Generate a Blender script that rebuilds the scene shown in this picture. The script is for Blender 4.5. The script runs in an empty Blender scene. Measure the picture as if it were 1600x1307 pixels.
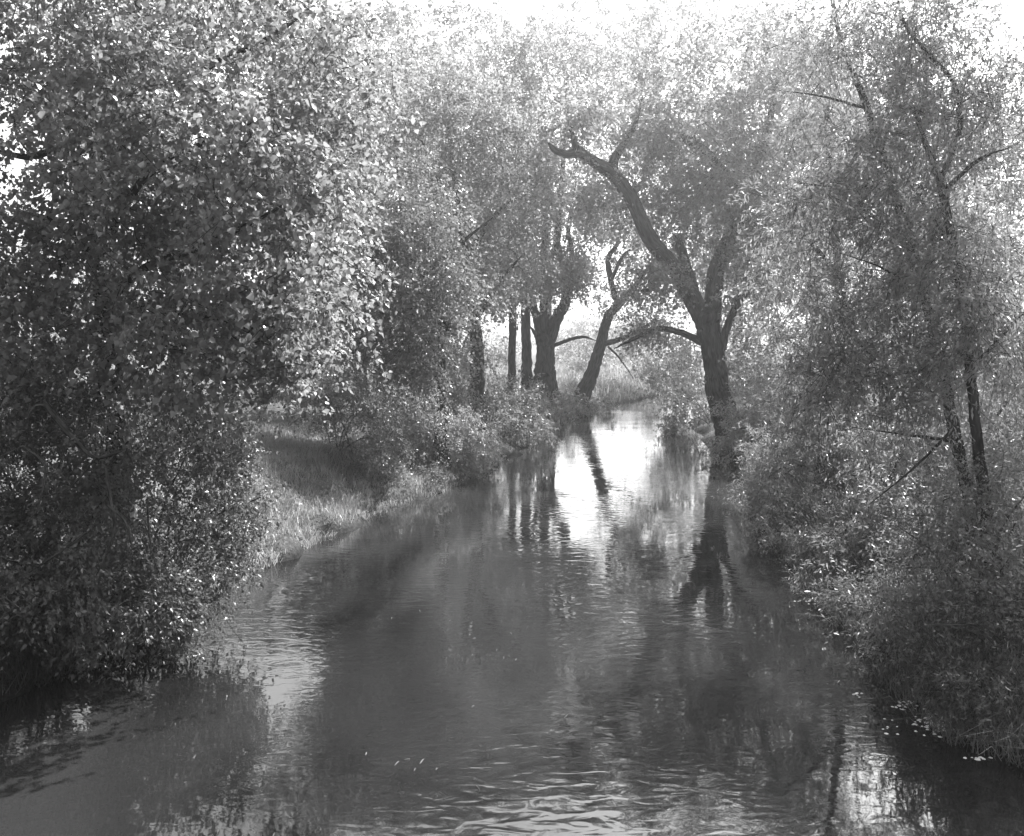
import bpy, math, random
import numpy as np
from mathutils import Matrix, Vector

# ------------------------------------------------------------------ camera, sky, sun, exposure
SC = bpy.context.scene
COL = SC.collection
RNG = np.random.default_rng(7)
H, F, HOR = 4.0, 1500.0, 540.0            # eye height above the water, focal length and horizon row in photograph pixels

cam_d = bpy.data.cameras.new('camera')
cam = bpy.data.objects.new('camera', cam_d); COL.objects.link(cam)
cam.location = (0, 0, H); cam.rotation_euler = (math.radians(90), 0, 0)
cam_d.sensor_width = 36; cam_d.lens = 36 * F / 1600
cam_d.shift_y = -(653.5 - HOR) / 1600
cam_d.clip_start = 0.05; cam_d.clip_end = 3000
SC.camera = cam

SUN_AZ, SUN_EL = math.radians(37), math.radians(47)      # to the right of straight ahead, above the horizon
sun_dir = Vector((math.sin(SUN_AZ) * math.cos(SUN_EL), math.cos(SUN_AZ) * math.cos(SUN_EL), math.sin(SUN_EL)))
w = bpy.data.worlds.new('World'); SC.world = w; w.use_nodes = True
nt = w.node_tree; nt.nodes.clear()
sky = nt.nodes.new('ShaderNodeTexSky'); sky.sky_type = 'NISHITA'; sky.sun_disc = False
sky.sun_elevation = SUN_EL; sky.sun_rotation = SUN_AZ; sky.dust_density = 7.0; sky.air_density = 1.0; sky.ozone_density = 1.0
bw = nt.nodes.new('ShaderNodeRGBToBW'); bg = nt.nodes.new('ShaderNodeBackground'); out = nt.nodes.new('ShaderNodeOutputWorld')
bg.inputs['Strength'].default_value = 0.11
nt.links.new(sky.outputs[0], bw.inputs[0]); nt.links.new(bw.outputs[0], bg.inputs['Color']); nt.links.new(bg.outputs[0], out.inputs['Surface'])

sl = bpy.data.lights.new('sun', 'SUN'); sl.energy = 5.0; sl.angle = math.radians(0.5); sl.color = (1, 1, 1)
so = bpy.data.objects.new('sun', sl); COL.objects.link(so)
so.rotation_euler = sun_dir.to_track_quat('Z', 'Y').to_euler(); so.location = (20, 40, 60)

vs = SC.view_settings
vs.view_transform = 'Standard'; vs.look = 'None'; vs.gamma = 1.0; vs.use_curve_mapping = False
vs.exposure = 2.17
SC.display_settings.display_device = 'sRGB'
SC.render.engine = 'CYCLES'
cy = SC.cycles
cy.max_bounces = 5; cy.diffuse_bounces = 2; cy.glossy_bounces = 3; cy.transmission_bounces = 3
cy.volume_bounces = 0; cy.transparent_max_bounces = 4; cy.sample_clamp_indirect = 4.0
cy.caustics_reflective = False; cy.caustics_refractive = False
cy.use_denoising = True
try:
    cy.denoiser = 'OPENIMAGEDENOISE'; cy.denoising_prefilter = 'ACCURATE'
except Exception:
    pass

# ------------------------------------------------------------------ helpers
def P(px, py, D):
    """the point that stands D metres off along the view at a photograph pixel"""
    return np.array([(px - 800.0) / F * D, D, H - (py - HOR) / F * D])

def mesh_from(name, V, T, mat, smooth=False, tint=None, bark=None):
    """V (n,3), T (m,k) with k = 3 or 4"""
    V = np.ascontiguousarray(V, dtype=np.float32); T = np.ascontiguousarray(T, dtype=np.int32)
    me = bpy.data.meshes.new(name)
    k = T.shape[1]
    me.vertices.add(len(V)); me.vertices.foreach_set('co', V.ravel())
    me.loops.add(T.size); me.loops.foreach_set('vertex_index', T.ravel())
    me.polygons.add(len(T)); me.polygons.foreach_set('loop_start', np.arange(0, T.size, k, dtype=np.int32))
    if smooth: me.polygons.foreach_set('use_smooth', np.ones(len(T), dtype=bool))
    me.update(calc_edges=True)
    if tint is not None:
        a = me.attributes.new('tint', 'FLOAT', 'FACE'); a.data.foreach_set('value', np.ascontiguousarray(tint, dtype=np.float32))
    if bark is not None:
        a = me.attributes.new('bark', 'FLOAT_VECTOR', 'POINT'); a.data.foreach_set('vector', np.ascontiguousarray(bark, dtype=np.float32).ravel())
    me.materials.append(mat)
    return me

def obj(name, me, parent=None):
    o = bpy.data.objects.new(name, me); COL.objects.link(o)
    if parent is not None: o.parent = parent
    return o

def tag(o, label=None, cat=None, group=None, kind=None):
    if label: o['label'] = label
    if cat: o['category'] = cat
    if group: o['group'] = group
    if kind: o['kind'] = kind
    return o

def noise3(p, s=1.0, seed=0.0):
    """cheap smooth noise about -1..1"""
    x, y, z = p[..., 0] * s + seed, p[..., 1] * s + seed * 1.7, p[..., 2] * s + seed * .6
    return (np.sin(x * 1.7 + 1.3 * np.sin(y * 1.1 + z * .7)) + np.sin(y * 1.9 + 1.7 * np.sin(z * 1.3 + x * .6))
            + np.sin(z * 2.1 + 1.5 * np.sin(x * 1.2 + y * .8))) / 3

# ------------------------------------------------------------------ materials (the photograph is black and white: greys throughout)
def new_mat(name):
    m = bpy.data.materials.new(name); m.use_nodes = True
    m.node_tree.nodes.clear()
    return m, m.node_tree.nodes, m.node_tree.links

def g(v): return (v, v, v, 1)

def leaf_material(name, lo, hi, trans, gloss=.05, rough=.38):
    m, N, L = new_mat(name)
    at = N.new('ShaderNodeAttribute'); at.attribute_name = 'tint'
    mr = N.new('ShaderNodeMapRange'); mr.inputs[3].default_value = lo; mr.inputs[4].default_value = hi
    L.new(at.outputs['Fac'], mr.inputs[0])
    tr = N.new('ShaderNodeMath'); tr.operation = 'MULTIPLY'; tr.inputs[1].default_value = trans; L.new(mr.outputs[0], tr.inputs[0])
    d = N.new('ShaderNodeBsdfDiffuse'); t = N.new('ShaderNodeBsdfTranslucent'); gl = N.new('ShaderNodeBsdfGlossy')
    gl.inputs['Color'].default_value = g(.8); gl.inputs['Roughness'].default_value = rough
    L.new(mr.outputs[0], d.inputs['Color']); L.new(tr.outputs[0], t.inputs['Color'])
    a = N.new('ShaderNodeAddShader'); L.new(d.outputs[0], a.inputs[0]); L.new(t.outputs[0], a.inputs[1])
    mx = N.new('ShaderNodeMixShader'); mx.inputs[0].default_value = gloss
    L.new(a.outputs[0], mx.inputs[1]); L.new(gl.outputs[0], mx.inputs[2])
    o = N.new('ShaderNodeOutputMaterial'); L.new(mx.outputs[0], o.inputs['Surface'])
    return m

def bark_material(name, lo, hi, scale=1.0, bump=.6):
    m, N, L = new_mat(name)
    at = N.new('ShaderNodeAttribute'); at.attribute_name = 'bark'
    mp = N.new('ShaderNodeMapping'); mp.inputs['Scale'].default_value = (14 * scale, 14 * scale, 2.2 * scale); L.new(at.outputs['Vector'], mp.inputs[0])
    n1 = N.new('ShaderNodeTexNoise'); n1.inputs['Scale'].default_value = 1.0; n1.inputs['Detail'].default_value = 4; n1.inputs['Distortion'].default_value = .8; L.new(mp.outputs[0], n1.inputs['Vector'])
    n2 = N.new('ShaderNodeTexNoise'); n2.inputs['Scale'].default_value = 1.6; n2.inputs['Detail'].default_value = 3; L.new(at.outputs['Vector'], n2.inputs['Vector'])
    cr = N.new('ShaderNodeValToRGB'); cr.color_ramp.elements[0].position = .36; cr.color_ramp.elements[1].position = .66
    cr.color_ramp.elements[0].color = g(lo); cr.color_ramp.elements[1].color = g(hi); L.new(n1.outputs[0], cr.inputs[0])
    mm = N.new('ShaderNodeMix'); mm.data_type = 'RGBA'; mm.blend_type = 'MULTIPLY'; mm.inputs[0].default_value = .6
    L.new(cr.outputs[0], mm.inputs[6]); L.new(n2.outputs[0], mm.inputs[7])
    b = N.new('ShaderNodeBump'); b.inputs['Strength'].default_value = bump; b.inputs['Distance'].default_value = .05; L.new(n1.outputs[0], b.inputs['Height'])
    d = N.new('ShaderNodeBsdfDiffuse'); L.new(mm.outputs[2], d.inputs['Color']); L.new(b.outputs[0], d.inputs['Normal'])
    o = N.new('ShaderNodeOutputMaterial'); L.new(d.outputs[0], o.inputs['Surface'])
    return m

M = {}
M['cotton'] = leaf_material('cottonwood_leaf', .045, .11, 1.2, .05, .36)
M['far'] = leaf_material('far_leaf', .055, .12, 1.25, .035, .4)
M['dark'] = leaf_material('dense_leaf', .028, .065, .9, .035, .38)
M['willow'] = leaf_material('willow_leaf', .045, .11, 1.2, .05, .33)
M['shrub'] = leaf_material('shrub_leaf', .036, .09, 1.0, .04, .35)
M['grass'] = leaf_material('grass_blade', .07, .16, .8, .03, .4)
M['meadow'] = leaf_material('meadow_blade', .08, .15, .8, .02, .5)
M['bark'] = bark_material('furrowed_bark', .022, .105)
M['bark_dark'] = bark_material('dark_bark', .02, .08)
M['bark_thin'] = bark_material('twig_bark', .03, .10, 2.0, .3)
M['twig_pale'] = bark_material('pale_twig_bark', .07, .2, 2.0, .3)

m, N, L = new_mat('ground_soil')
tc = N.new('ShaderNodeTexCoord')
n1 = N.new('ShaderNodeTexNoise'); n1.inputs['Scale'].default_value = .9; n1.inputs['Detail'].default_value = 8; L.new(tc.outputs['Object'], n1.inputs['Vector'])
n2 = N.new('ShaderNodeTexNoise'); n2.inputs['Scale'].default_value = 14; n2.inputs['Detail'].default_value = 6; L.new(tc.outputs['Object'], n2.inputs['Vector'])
ad = N.new('ShaderNodeMath'); ad.operation = 'MULTIPLY'; L.new(n1.outputs[0], ad.inputs[0]); L.new(n2.outputs[0], ad.inputs[1])
mr = N.new('ShaderNodeMapRange'); mr.inputs[1].default_value = .12; mr.inputs[2].default_value = .42; mr.inputs[3].default_value = .03; mr.inputs[4].default_value = .11; L.new(ad.outputs[0], mr.inputs[0])
bp = N.new('ShaderNodeBump'); bp.inputs['Strength'].default_value = .7; bp.inputs['Distance'].default_value = .08; L.new(n2.outputs[0], bp.inputs['Height'])
sx = N.new('ShaderNodeSeparateXYZ'); L.new(tc.outputs['Object'], sx.inputs[0])
wt = N.new('ShaderNodeMapRange'); wt.inputs[1].default_value = .05; wt.inputs[2].default_value = .30; wt.inputs[3].default_value = .35; wt.inputs[4].default_value = 1.0; L.new(sx.outputs['Z'], wt.inputs[0])
wm = N.new('ShaderNodeMath'); wm.operation = 'MULTIPLY'; L.new(mr.outputs[0], wm.inputs[0]); L.new(wt.outputs[0], wm.inputs[1])
d = N.new('ShaderNodeBsdfDiffuse'); L.new(wm.outputs[0], d.inputs['Color']); L.new(bp.outputs[0], d.inputs['Normal'])
o = N.new('ShaderNodeOutputMaterial'); L.new(d.outputs[0], o.inputs['Surface']); M['soil'] = m

m, N, L = new_mat('silty_dappled_water')
tc = N.new('ShaderNodeTexCoord')
def wnoise(sx, sy, scale, detail, rot=0.0, dist=0.0):
    mp = N.new('ShaderNodeMapping'); mp.inputs['Scale'].default_value = (sx, sy, 1); mp.inputs['Rotation'].default_value = (0, 0, rot)
    L.new(tc.outputs['Object'], mp.inputs[0])
    n = N.new('ShaderNodeTexNoise'); n.inputs['Scale'].default_value = scale; n.inputs['Detail'].default_value = detail; n.inputs['Distortion'].default_value = dist
    L.new(mp.outputs[0], n.inputs['Vector']); return n
r1 = wnoise(1.0, 1.9, 2.9, 1.4, .12, .9)       # ripples lying across the stream
r2 = wnoise(.6, .9, .8, 1.0, -.2, .4)          # slow swell
r3 = wnoise(.35, .22, .9, 2.0, .1, .5)         # where the surface is ruffled and where it is glassy
rr = N.new('ShaderNodeMapRange'); rr.inputs[1].default_value = .40; rr.inputs[2].default_value = .62; rr.inputs[3].default_value = .12; rr.inputs[4].default_value = 1.0; L.new(r3.outputs[0], rr.inputs[0])
m1 = N.new('ShaderNodeMath'); m1.operation = 'MULTIPLY'; L.new(r1.outputs[0], m1.inputs[0]); L.new(rr.outputs[0], m1.inputs[1])
m2 = N.new('ShaderNodeMath'); m2.operation = 'MULTIPLY_ADD'; L.new(r2.outputs[0], m2.inputs[0]); m2.inputs[1].default_value = .9; L.new(m1.outputs[0], m2.inputs[2])
bp = N.new('ShaderNodeBump'); bp.inputs['Strength'].default_value = 1.0; bp.inputs['Distance'].default_value = .0068; L.new(m2.outputs[0], bp.inputs['Height'])
r4 = wnoise(.25, .12, 1.0, 3.0, .1, .8)        # soft sun dapples on the turbid water, painted into its base colour
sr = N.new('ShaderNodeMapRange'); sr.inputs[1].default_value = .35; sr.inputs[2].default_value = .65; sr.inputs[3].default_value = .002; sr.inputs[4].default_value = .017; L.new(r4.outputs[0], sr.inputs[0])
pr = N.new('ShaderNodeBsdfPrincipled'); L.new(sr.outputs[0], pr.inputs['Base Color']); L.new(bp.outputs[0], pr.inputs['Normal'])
pr.inputs['Roughness'].default_value = .03; pr.inputs['IOR'].default_value = 1.48
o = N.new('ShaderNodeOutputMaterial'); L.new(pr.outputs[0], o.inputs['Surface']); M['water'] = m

m, N, L = new_mat('foam')
d = N.new('ShaderNodeBsdfDiffuse'); d.inputs['Color'].default_value = g(.45)
o = N.new('ShaderNodeOutputMaterial'); L.new(d.outputs[0], o.inputs['Surface']); M['foam'] = m

m, N, L = new_mat('drifting_fluff')
d = N.new('ShaderNodeBsdfDiffuse'); d.inputs['Color'].default_value = g(.10)
o = N.new('ShaderNodeOutputMaterial'); L.new(d.outputs[0], o.inputs['Surface']); M['fluff'] = m

# ------------------------------------------------------------------ the lie of the land
LEFT = [(-9, -40), (-8.4, 0), (-7.6, 6), (-6.5, 10), (-5.8, 11.4), (-5.0, 13.5), (-4.65, 16.4), (-4.1, 19), (-3.2, 23.3), (-1.9, 26.3), (-.6, 32), (1.2, 42), (2.7, 50), (5.9, 63), (11.5, 76), (24, 90), (60, 102), (110, 104)]
RIGHT = [(110, 90), (60, 86), (32, 77), (19, 67), (12.2, 57), (9.3, 49), (8.3, 40), (7.0, 30), (6.15, 24), (5.2, 16.7), (4.9, 13.5), (4.6, 11.3), (4.6, 9.7), (5.5, 8.6), (6.8, 5), (7.2, -40)]
POLY = np.array(LEFT + RIGHT, dtype=float)

def shore(x, y):
    """signed distance from the water's edge: negative in the stream"""
    x = np.asarray(x, dtype=float); y = np.asarray(y, dtype=float)
    dmin = np.full(x.shape, 1e9); inside = np.zeros(x.shape, bool)
    n = len(POLY)
    for i in range(n):
        ax, ay = POLY[i]; bx, by = POLY[(i + 1) % n]
        ex, ey = bx - ax, by - ay
        t = np.clip(((x - ax) * ex + (y - ay) * ey) / (ex * ex + ey * ey), 0, 1)
        dmin = np.minimum(dmin, np.hypot(x - ax - t * ex, y - ay - t * ey))
        if ay != by:
            c = ((ay > y) != (by > y)) & (x < (bx - ax) * (y - ay) / (by - ay) + ax)
            inside ^= c
    return np.where(inside, -dmin, dmin)

def sstep(a, b, x):
    t = np.clip((x - a) / (b - a), 0, 1); return t * t * (3 - 2 * t)

def ground_z(x, y):
    x = np.asarray(x, dtype=float); y = np.asarray(y, dtype=float)
    s = shore(x, y)
    wob = .22 * np.sin(x * 2.1 + y * 1.3) + .15 * np.sin(y * 2.9 - x * 1.1) + .1 * np.sin(x * 5.3 + y * 4.1)
    s2 = s + wob * np.clip(1 - np.abs(s) / 3, 0, 1)
    z = np.where(s2 < 0, -.9 * sstep(0, 2.2, -s2), .35 * sstep(0, .35, s2) + 1.05 * sstep(.3, 2.3, s2) + .4 * sstep(2.2, 6, s2))
    far = sstep(50, 70, y)
    z = np.where(s2 > 0, z * (1 - .35 * far), z)
    z = z + .10 * np.sin(x * 9.1 + 3 * np.sin(y * 4.3)) * np.sin(y * 8.3 + x * 2.2) * np.clip(1 - np.abs(s - .3) / 1.2, 0, 1)
    z = z + np.where(s2 > .3, .06 * np.sin(x * 1.1 + 2 * np.sin(y * .7)) + .05 * np.sin(y * 1.7 + x * .4), 0)
    return z

def gz(x, y): return float(ground_z(np.array([x]), np.array([y]))[0])

def axis(segs):
    a = []
    for lo, hi, n in segs: a.append(np.linspace(lo, hi, n, endpoint=False))
    a.append(np.array([segs[-1][1]])); return np.concatenate(a)
gx = axis([(-380, -60, 14), (-60, -16, 30), (-16, 16, 128), (16, 60, 44), (60, 380, 14)])
gy = axis([(-45, 5, 20), (5, 40, 110), (40, 90, 90), (90, 140, 30), (140, 600, 24)])
X, Y = np.meshgrid(gx, gy)
Z = ground_z(X, Y)
V = np.stack([X, Y, Z], -1).reshape(-1, 3)
nx = len(gx); idx = np.arange(len(gy) * nx).reshape(len(gy), nx)
Q = np.stack([idx[:-1, :-1], idx[:-1, 1:], idx[1:, 1:], idx[1:, :-1]], -1).reshape(-1, 4)
tag(obj('ground', mesh_from('ground', V, Q, M['soil'], True)), kind='structure')
wx = np.linspace(-12, 112, 63); wy = np.linspace(-41, 106, 74)
X, Y = np.meshgrid(wx, wy); V = np.stack([X, Y, np.zeros_like(X)], -1).reshape(-1, 3)
idx = np.arange(len(wy) * len(wx)).reshape(len(wy), len(wx))
Q = np.stack([idx[:-1, :-1], idx[:-1, 1:], idx[1:, 1:], idx[1:, :-1]], -1).reshape(-1, 4)
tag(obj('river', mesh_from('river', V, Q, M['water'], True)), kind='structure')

# ------------------------------------------------------------------ wood
def catmull(pts, n):
    """pts (k,4): xyz + radius -> about n points per span"""
    p = np.vstack([2 * pts[0] - pts[1], pts, 2 * pts[-1] - pts[-2]])
    outp = []
    for i in range(1, len(p) - 2):
        t = np.linspace(0, 1, n, endpoint=False)[:, None]
        a, b, c, e = p[i - 1], p[i], p[i + 1], p[i + 2]
        outp.append(.5 * ((2 * b) + (-a + c) * t + (2 * a - 5 * b + 4 * c - e) * t ** 2 + (-a + 3 * b - 3 * c + e) * t ** 3))
    outp.append(p[-2][None]); q = np.vstack(outp); q[:, 3] = np.maximum(q[:, 3], .002)
    return q

class Wood:
    """collects tapered tubes"""
    def __init__(s): s.V, s.T, s.B, s.n = [], [], [], 0
    def tube(s, q, sides=6, rough=0.0, seed=0.0, flare=0.0, cap=True):
        pos, rad = q[:, :3], q[:, 3].copy()
        k = len(pos)
        tan = np.gradient(pos, axis=0); tan /= np.linalg.norm(tan, axis=1)[:, None] + 1e-9
        up = np.array([0.31, -.93, .17])
        b = np.cross(tan, up); b /= np.linalg.norm(b, axis=1)[:, None] + 1e-9
        c = np.cross(tan, b)
        ln = np.concatenate([[0], np.cumsum(np.linalg.norm(np.diff(pos, axis=0), axis=1))])
        th = np.linspace(0, 2 * np.pi, sides, endpoint=False)
        R = np.repeat(rad[:, None], sides, 1)
        if flare:
            R *= 1 + flare * np.exp(-ln / (rad[0] * 2.2))[:, None] * (1 + .5 * np.sin(th * 5 + seed)[None])
        if rough:
            u = th[None]; v = ln[:, None]
            ridge = np.abs(np.sin(u * 6.5 + 1.1 * np.sin(v * 2.3 + seed) + .8 * np.sin(v * 5.1 + u * 2)))
            R *= 1 + rough * (ridge - .5) + rough * .8 * np.sin(v * 1.9 + u + seed) * np.sin(u * 2 + seed)
        ring = pos[:, None] + R[..., None] * (np.cos(th)[None, :, None] * b[:, None] + np.sin(th)[None, :, None] * c[:, None])
        s.V.append(ring.reshape(-1, 3))
        r0 = max(rad.max(), .01)
        s.B.append(np.stack([np.cos(th)[None] * rad[:, None] + seed, np.sin(th)[None] * rad[:, None] + seed * .7, np.repeat(ln[:, None], sides, 1)], -1).reshape(-1, 3))
        i = np.arange(k * sides).reshape(k, sides); j = np.roll(i, -1, 1)
        f = np.stack([i[:-1], j[:-1], j[1:], i[1:]], -1).reshape(-1, 4) + s.n
        s.T.append(f); s.n += k * sides
        if cap:                                   # close the end with a tip point
            tip = pos[-1] + tan[-1] * rad[-1] * .6
            s.V.append(tip[None]); s.B.append(np.array([[seed, seed, ln[-1]]]))
            a = i[-1] + s.n - k * sides; a2 = np.roll(a, -1)
            s.T.append(np.stack([a, a2, np.full(sides, s.n), np.full(sides, s.n)], -1)); s.n += 1
    def build(s, name, mat, parent, base):
        V = np.vstack(s.V) - base; T = np.vstack(s.T); B = np.vstack(s.B)
        tri = T[:, 2] == T[:, 3]
        if tri.any():                             # split everything to triangles so tip fans stay legal
            q = T[~tri]; t = T[tri][:, :3]
            T = np.vstack([q[:, [0, 1, 2]], q[:, [0, 2, 3]], t])
        return obj(name, mesh_from(name, V, T, mat, True, bark=B), parent)

# ------------------------------------------------------------------ leaves
SHAPES = {   # outline in (along, across) of a unit leaf; a fan folded on the midrib
    'delta': ([(0, 0), (.10, .42), (.38, .46), (1, 0), (.38, -.46), (.10, -.42)], [(0, 1, 2), (0, 2, 3), (0, 3, 4), (0, 4, 5)]),
    'kite': ([(0, 0), (.40, .5), (1, 0), (.40, -.5)], [(0, 1, 2), (0, 2, 3)]),
}
def leaf_mesh_arrays(c, a, n, Ls, Ws, shape):
    """c base points, a direction, n normal"""
    outl, tris = SHAPES[shape]
    b = np.cross(n, a)
    k = len(outl); N_ = len(c)
    V = np.empty((N_, k, 3))
    for i, (u, v) in enumerate(outl):
        V[:, i] = c + a * (Ls * u)[:, None] + b * (Ws * v)[:, None] + n * (Ws * (.30 * abs(v)) - Ls * .10 * u * u)[:, None]
    T = (np.array(tris)[None] + (np.arange(N_) * k)[:, None, None]).reshape(-1, 3)
    return V.reshape(-1, 3), T, len(tris)

def unit(v): return v / (np.linalg.norm(v, axis=-1, keepdims=True) + 1e-9)

def single_leaf_mesh(name, mat):
    o2 = [(0, 0), (.03, .2), (.12, .44), (.3, .5), (.55, .33), (.8, .12), (1, 0), (.8, -.12), (.55, -.33), (.3, -.5), (.12, -.44), (.03, -.2), (.35, 0), (.7, 0)]
    V = [(u, v, .30 * abs(v) - .10 * u * u) for u, v in o2]
    T = [(0, 12, 1), (1, 12, 2), (2, 12, 3), (3, 12, 4), (12, 13, 4), (4, 13, 5), (5, 13, 6), (0, 11, 12), (11, 10, 12), (10, 9, 12), (9, 8, 12), (12, 8, 13), (8, 7, 13), (7, 6, 13)]
    return mesh_from(name, np.array(V), np.array(T), mat, False, tint=np.full(len(T), .6))

TOTAL = [0]
def plant(name, label, cat, base, limbs, blobs, leafmat, barkmat, leaf=(.075, .065), shape='kite', layers=5.0,
          clump=.8, spray=.55, droop=.25, trunk_name='trunk', limb_name='limb', sides=12, rough=.05, twigs=0, twig_r=.006,
          gap=.15, group=None, seed=1, per_spray=14, align=.8, scat=1.0, szr=(.65, .6), leaf_parts=0, branch_r=.03, twigmat=None, tintbias=0.0, keep_low=True):
    """limbs: polylines of (x,y,z,r) in the world, first = trunk; blobs: (centre, radii) ellipsoids of foliage"""
    rng = np.random.default_rng(seed)
    base = np.array(base, dtype=float)
    root = bpy.data.objects.new(name, None); COL.objects.link(root); root.location = base; root.empty_display_size = .3
    tag(root, label, cat, group)
    nodes, nrad = [], []
    for i, lb in enumerate(limbs):
        q = catmull(np.array(lb, dtype=float), 7 if i == 0 else 6)
        w_ = rng.normal(0, 1, (len(q), 3)); q[1:-1, :3] += w_[1:-1] * q[1:-1, 3:4] * .06
        W_ = Wood(); W_.tube(q, sides if q[0, 3] > .05 else max(6, sides // 2), rough, seed + i * 1.37, flare=.35 if (i == 0 and trunk_name == 'trunk') else 0)
        W_.build(trunk_name if i == 0 else limb_name, barkmat, root, base)
        nodes.append(q[:, :3]); nrad.append(q[:, 3])
    nodes = np.vstack(nodes); nrad = np.concatenate(nrad)
    # clumps of foliage inside the ellipsoids
    cl, cl_out, cl_w = [], [], []
    for (c, r, bw_) in blobs:
        c = np.array(c, float); r = np.array(r, float)
        vol = 4.19 * r.prod(); n = int(max(3, min(400, vol / (clump ** 3) * 1.6)))
        d = unit(rng.normal(0, 1, (n * 2, 3))); rad = rng.random(n * 2) ** (1 / 2.6)
        p = c + d * rad[:, None] * r
        nz = noise3(p, .9 / clump, seed)
        p = p[nz > -1 + gap * 2.2][:n]
        cl.append(p); cl_out.append(unit((p - c) / r))
        area = np.pi * r[0] * r[2]                 # what the camera sees of it
        cl_w.append(np.full(len(p), bw_ * area / max(len(p), 1)))
    cl = np.vstack(cl); cl_out = np.vstack(cl_out); cl_w = np.concatenate(cl_w)
    if keep_low:
        ok = cl[:, 2] > ground_z(cl[:, 0], cl[:, 1]).clip(0) + .12
        cl, cl_out, cl_w = cl[ok], cl_out[ok], cl_w[ok]
    # grow a branch from the nearest wood to each clump, nearest first
    BR = Wood()
    d0 = np.array([np.min(np.sum((nodes - p) ** 2, 1)) for p in cl])
    for i in np.argsort(d0):
        p = cl[i]
        dd = np.linalg.norm(nodes - p, axis=1) + np.maximum(0, nodes[:, 2] - p[2]) * .8
        j = int(np.argmin(dd)); s0 = nodes[j]
        ln = np.linalg.norm(p - s0)
        if ln < .05: continue
        r0 = min(nrad[j] * .6, branch_r * (.5 + .25 * ln)); r1 = max(r0 * .35, .006)
        mid = (s0 + p) / 2 + rng.normal(0, .10, 3) * ln + np.array([0, 0, .12 * ln])
        q = catmull(np.array([[*s0, r0], [*mid, (r0 + r1) / 2], [*p, r1]]), 2)
        BR.tube(q, 4, 0, float(i), cap=False)
        nodes = np.vstack([nodes, q[1:, :3]]); nrad = np.concatenate([nrad, q[1:, 3]])
    # sprays and leaves
    Lm, Wm = leaf
    nl = np.maximum(1, (cl_w * layers * .78 / (Lm * Wm * .5 * .6))).astype(int)
    ns = np.maximum(2, nl // per_spray)
    ci = np.repeat(np.arange(len(cl)), ns)
    sd = unit(rng.normal(0, 1, (len(ci), 3)) + cl_out[ci] * .55 + np.array([0, 0, .1 - droop]))
    sl_ = spray * (.5 + rng.random(len(ci)))
    s0 = cl[ci] + rng.normal(0, .32 * clump, (len(ci), 3))
    per = np.maximum(1, np.round(nl[ci] / ns[ci] * (.6 + .8 * rng.random(len(ci))))).astype(int)
    li = np.repeat(np.arange(len(ci)), per)
    t = .12 + .88 * rng.random(len(li))
    bend = np.array([0, 0, -1.0])
    c = s0[li] + sd[li] * (sl_[li] * t)[:, None] + bend * (droop * sl_[li] * t * t)[:, None] + rng.normal(0, (.07 * spray + Lm * .25) * scat, (len(li), 3))
    ok = c[:, 2] > np.maximum(.04, 0)
    c, li, t = c[ok], li[ok], t[ok]
    a = unit(sd[li] * align + rng.normal(0, .75, (len(li), 3)) + bend * (droop + .2))
    nrm = unit(rng.normal(0, .8, (len(li), 3)) + np.array([.1, .1, .75]))
    nrm = unit(nrm - a * np.sum(nrm * a, 1, keepdims=True))
    sz = szr[0] + szr[1] * rng.random(len(li))
    Ls, Ws = Lm * sz, Wm * sz * (.85 + .3 * rng.random(len(li)))
    ct = rng.random(len(cl)); tint = np.clip(.55 * rng.random(len(li)) + .5 * ct[ci[li]] - .05 + tintbias, 0, 1)
    picks = np.zeros(len(c), bool)
    if leaf_parts:
        D = c[:, 1]; px = 800 + c[:, 0] / D * F; py = HOR + (H - c[:, 2]) / D * F
        score = Ls / D * (np.abs(nrm[:, 1]) + .15); score[(px < 30) | (px > 1560) | (py < 60) | (py > 1250)] = 0
        score[noise3(c, 1.2, 3.0) < -.1] *= .8
        picks[np.argsort(-score)[:leaf_parts]] = True
    k = ~picks
    V, T, per_ = leaf_mesh_arrays(c[k] - base, a[k], nrm[k], Ls[k], Ws[k], shape)
    crown = obj('crown' if cat == 'tree' else 'foliage', mesh_from('leaves', V, T, leafmat, False, tint=np.repeat(tint[k], per_)), root)
    TOTAL[0] += len(T)
    if leaf_parts:
        crown['kind'] = 'stuff'
        me = single_leaf_mesh('leaf', leafmat)
        for i in np.where(picks)[0]:
            o = bpy.data.objects.new('leaf', me); COL.objects.link(o); o.parent = crown
            b = np.cross(nrm[i], a[i]); cc = c[i] - base
            mt = Matrix(((a[i][0] * Ls[i], b[0] * Ws[i], nrm[i][0] * Ws[i], cc[0]), (a[i][1] * Ls[i], b[1] * Ws[i], nrm[i][1] * Ws[i], cc[1]),
                         (a[i][2] * Ls[i], b[2] * Ws[i], nrm[i][2] * Ws[i], cc[2]), (0, 0, 0, 1)))
            o.matrix_local = mt
    if twigs:
        sel = rng.choice(len(ci), min(twigs, len(ci)), replace=False)
        for i in sel:
            e = s0[i] + sd[i] * sl_[i] + bend * droop * sl_[i]
            if min(s0[i][2], e[2]) < .05: continue
            m_ = (s0[i] + e) / 2 + rng.normal(0, .05 * sl_[i], 3)
            BR.tube(np.array([[*s0[i], twig_r * 1.3], [*m_, twig_r], [*e, twig_r * .5]]), 3, 0, float(i), cap=False)
    if BR.n:
        tw = BR.build('branches', twigmat or barkmat, root, base); tw['kind'] = 'stuff'
    return root

def limb(*pts):
    """(px, py, D, half width in pixels)"""
    return [(*P(a, b, D), r * D / F) for a, b, D, r in pts]

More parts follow.
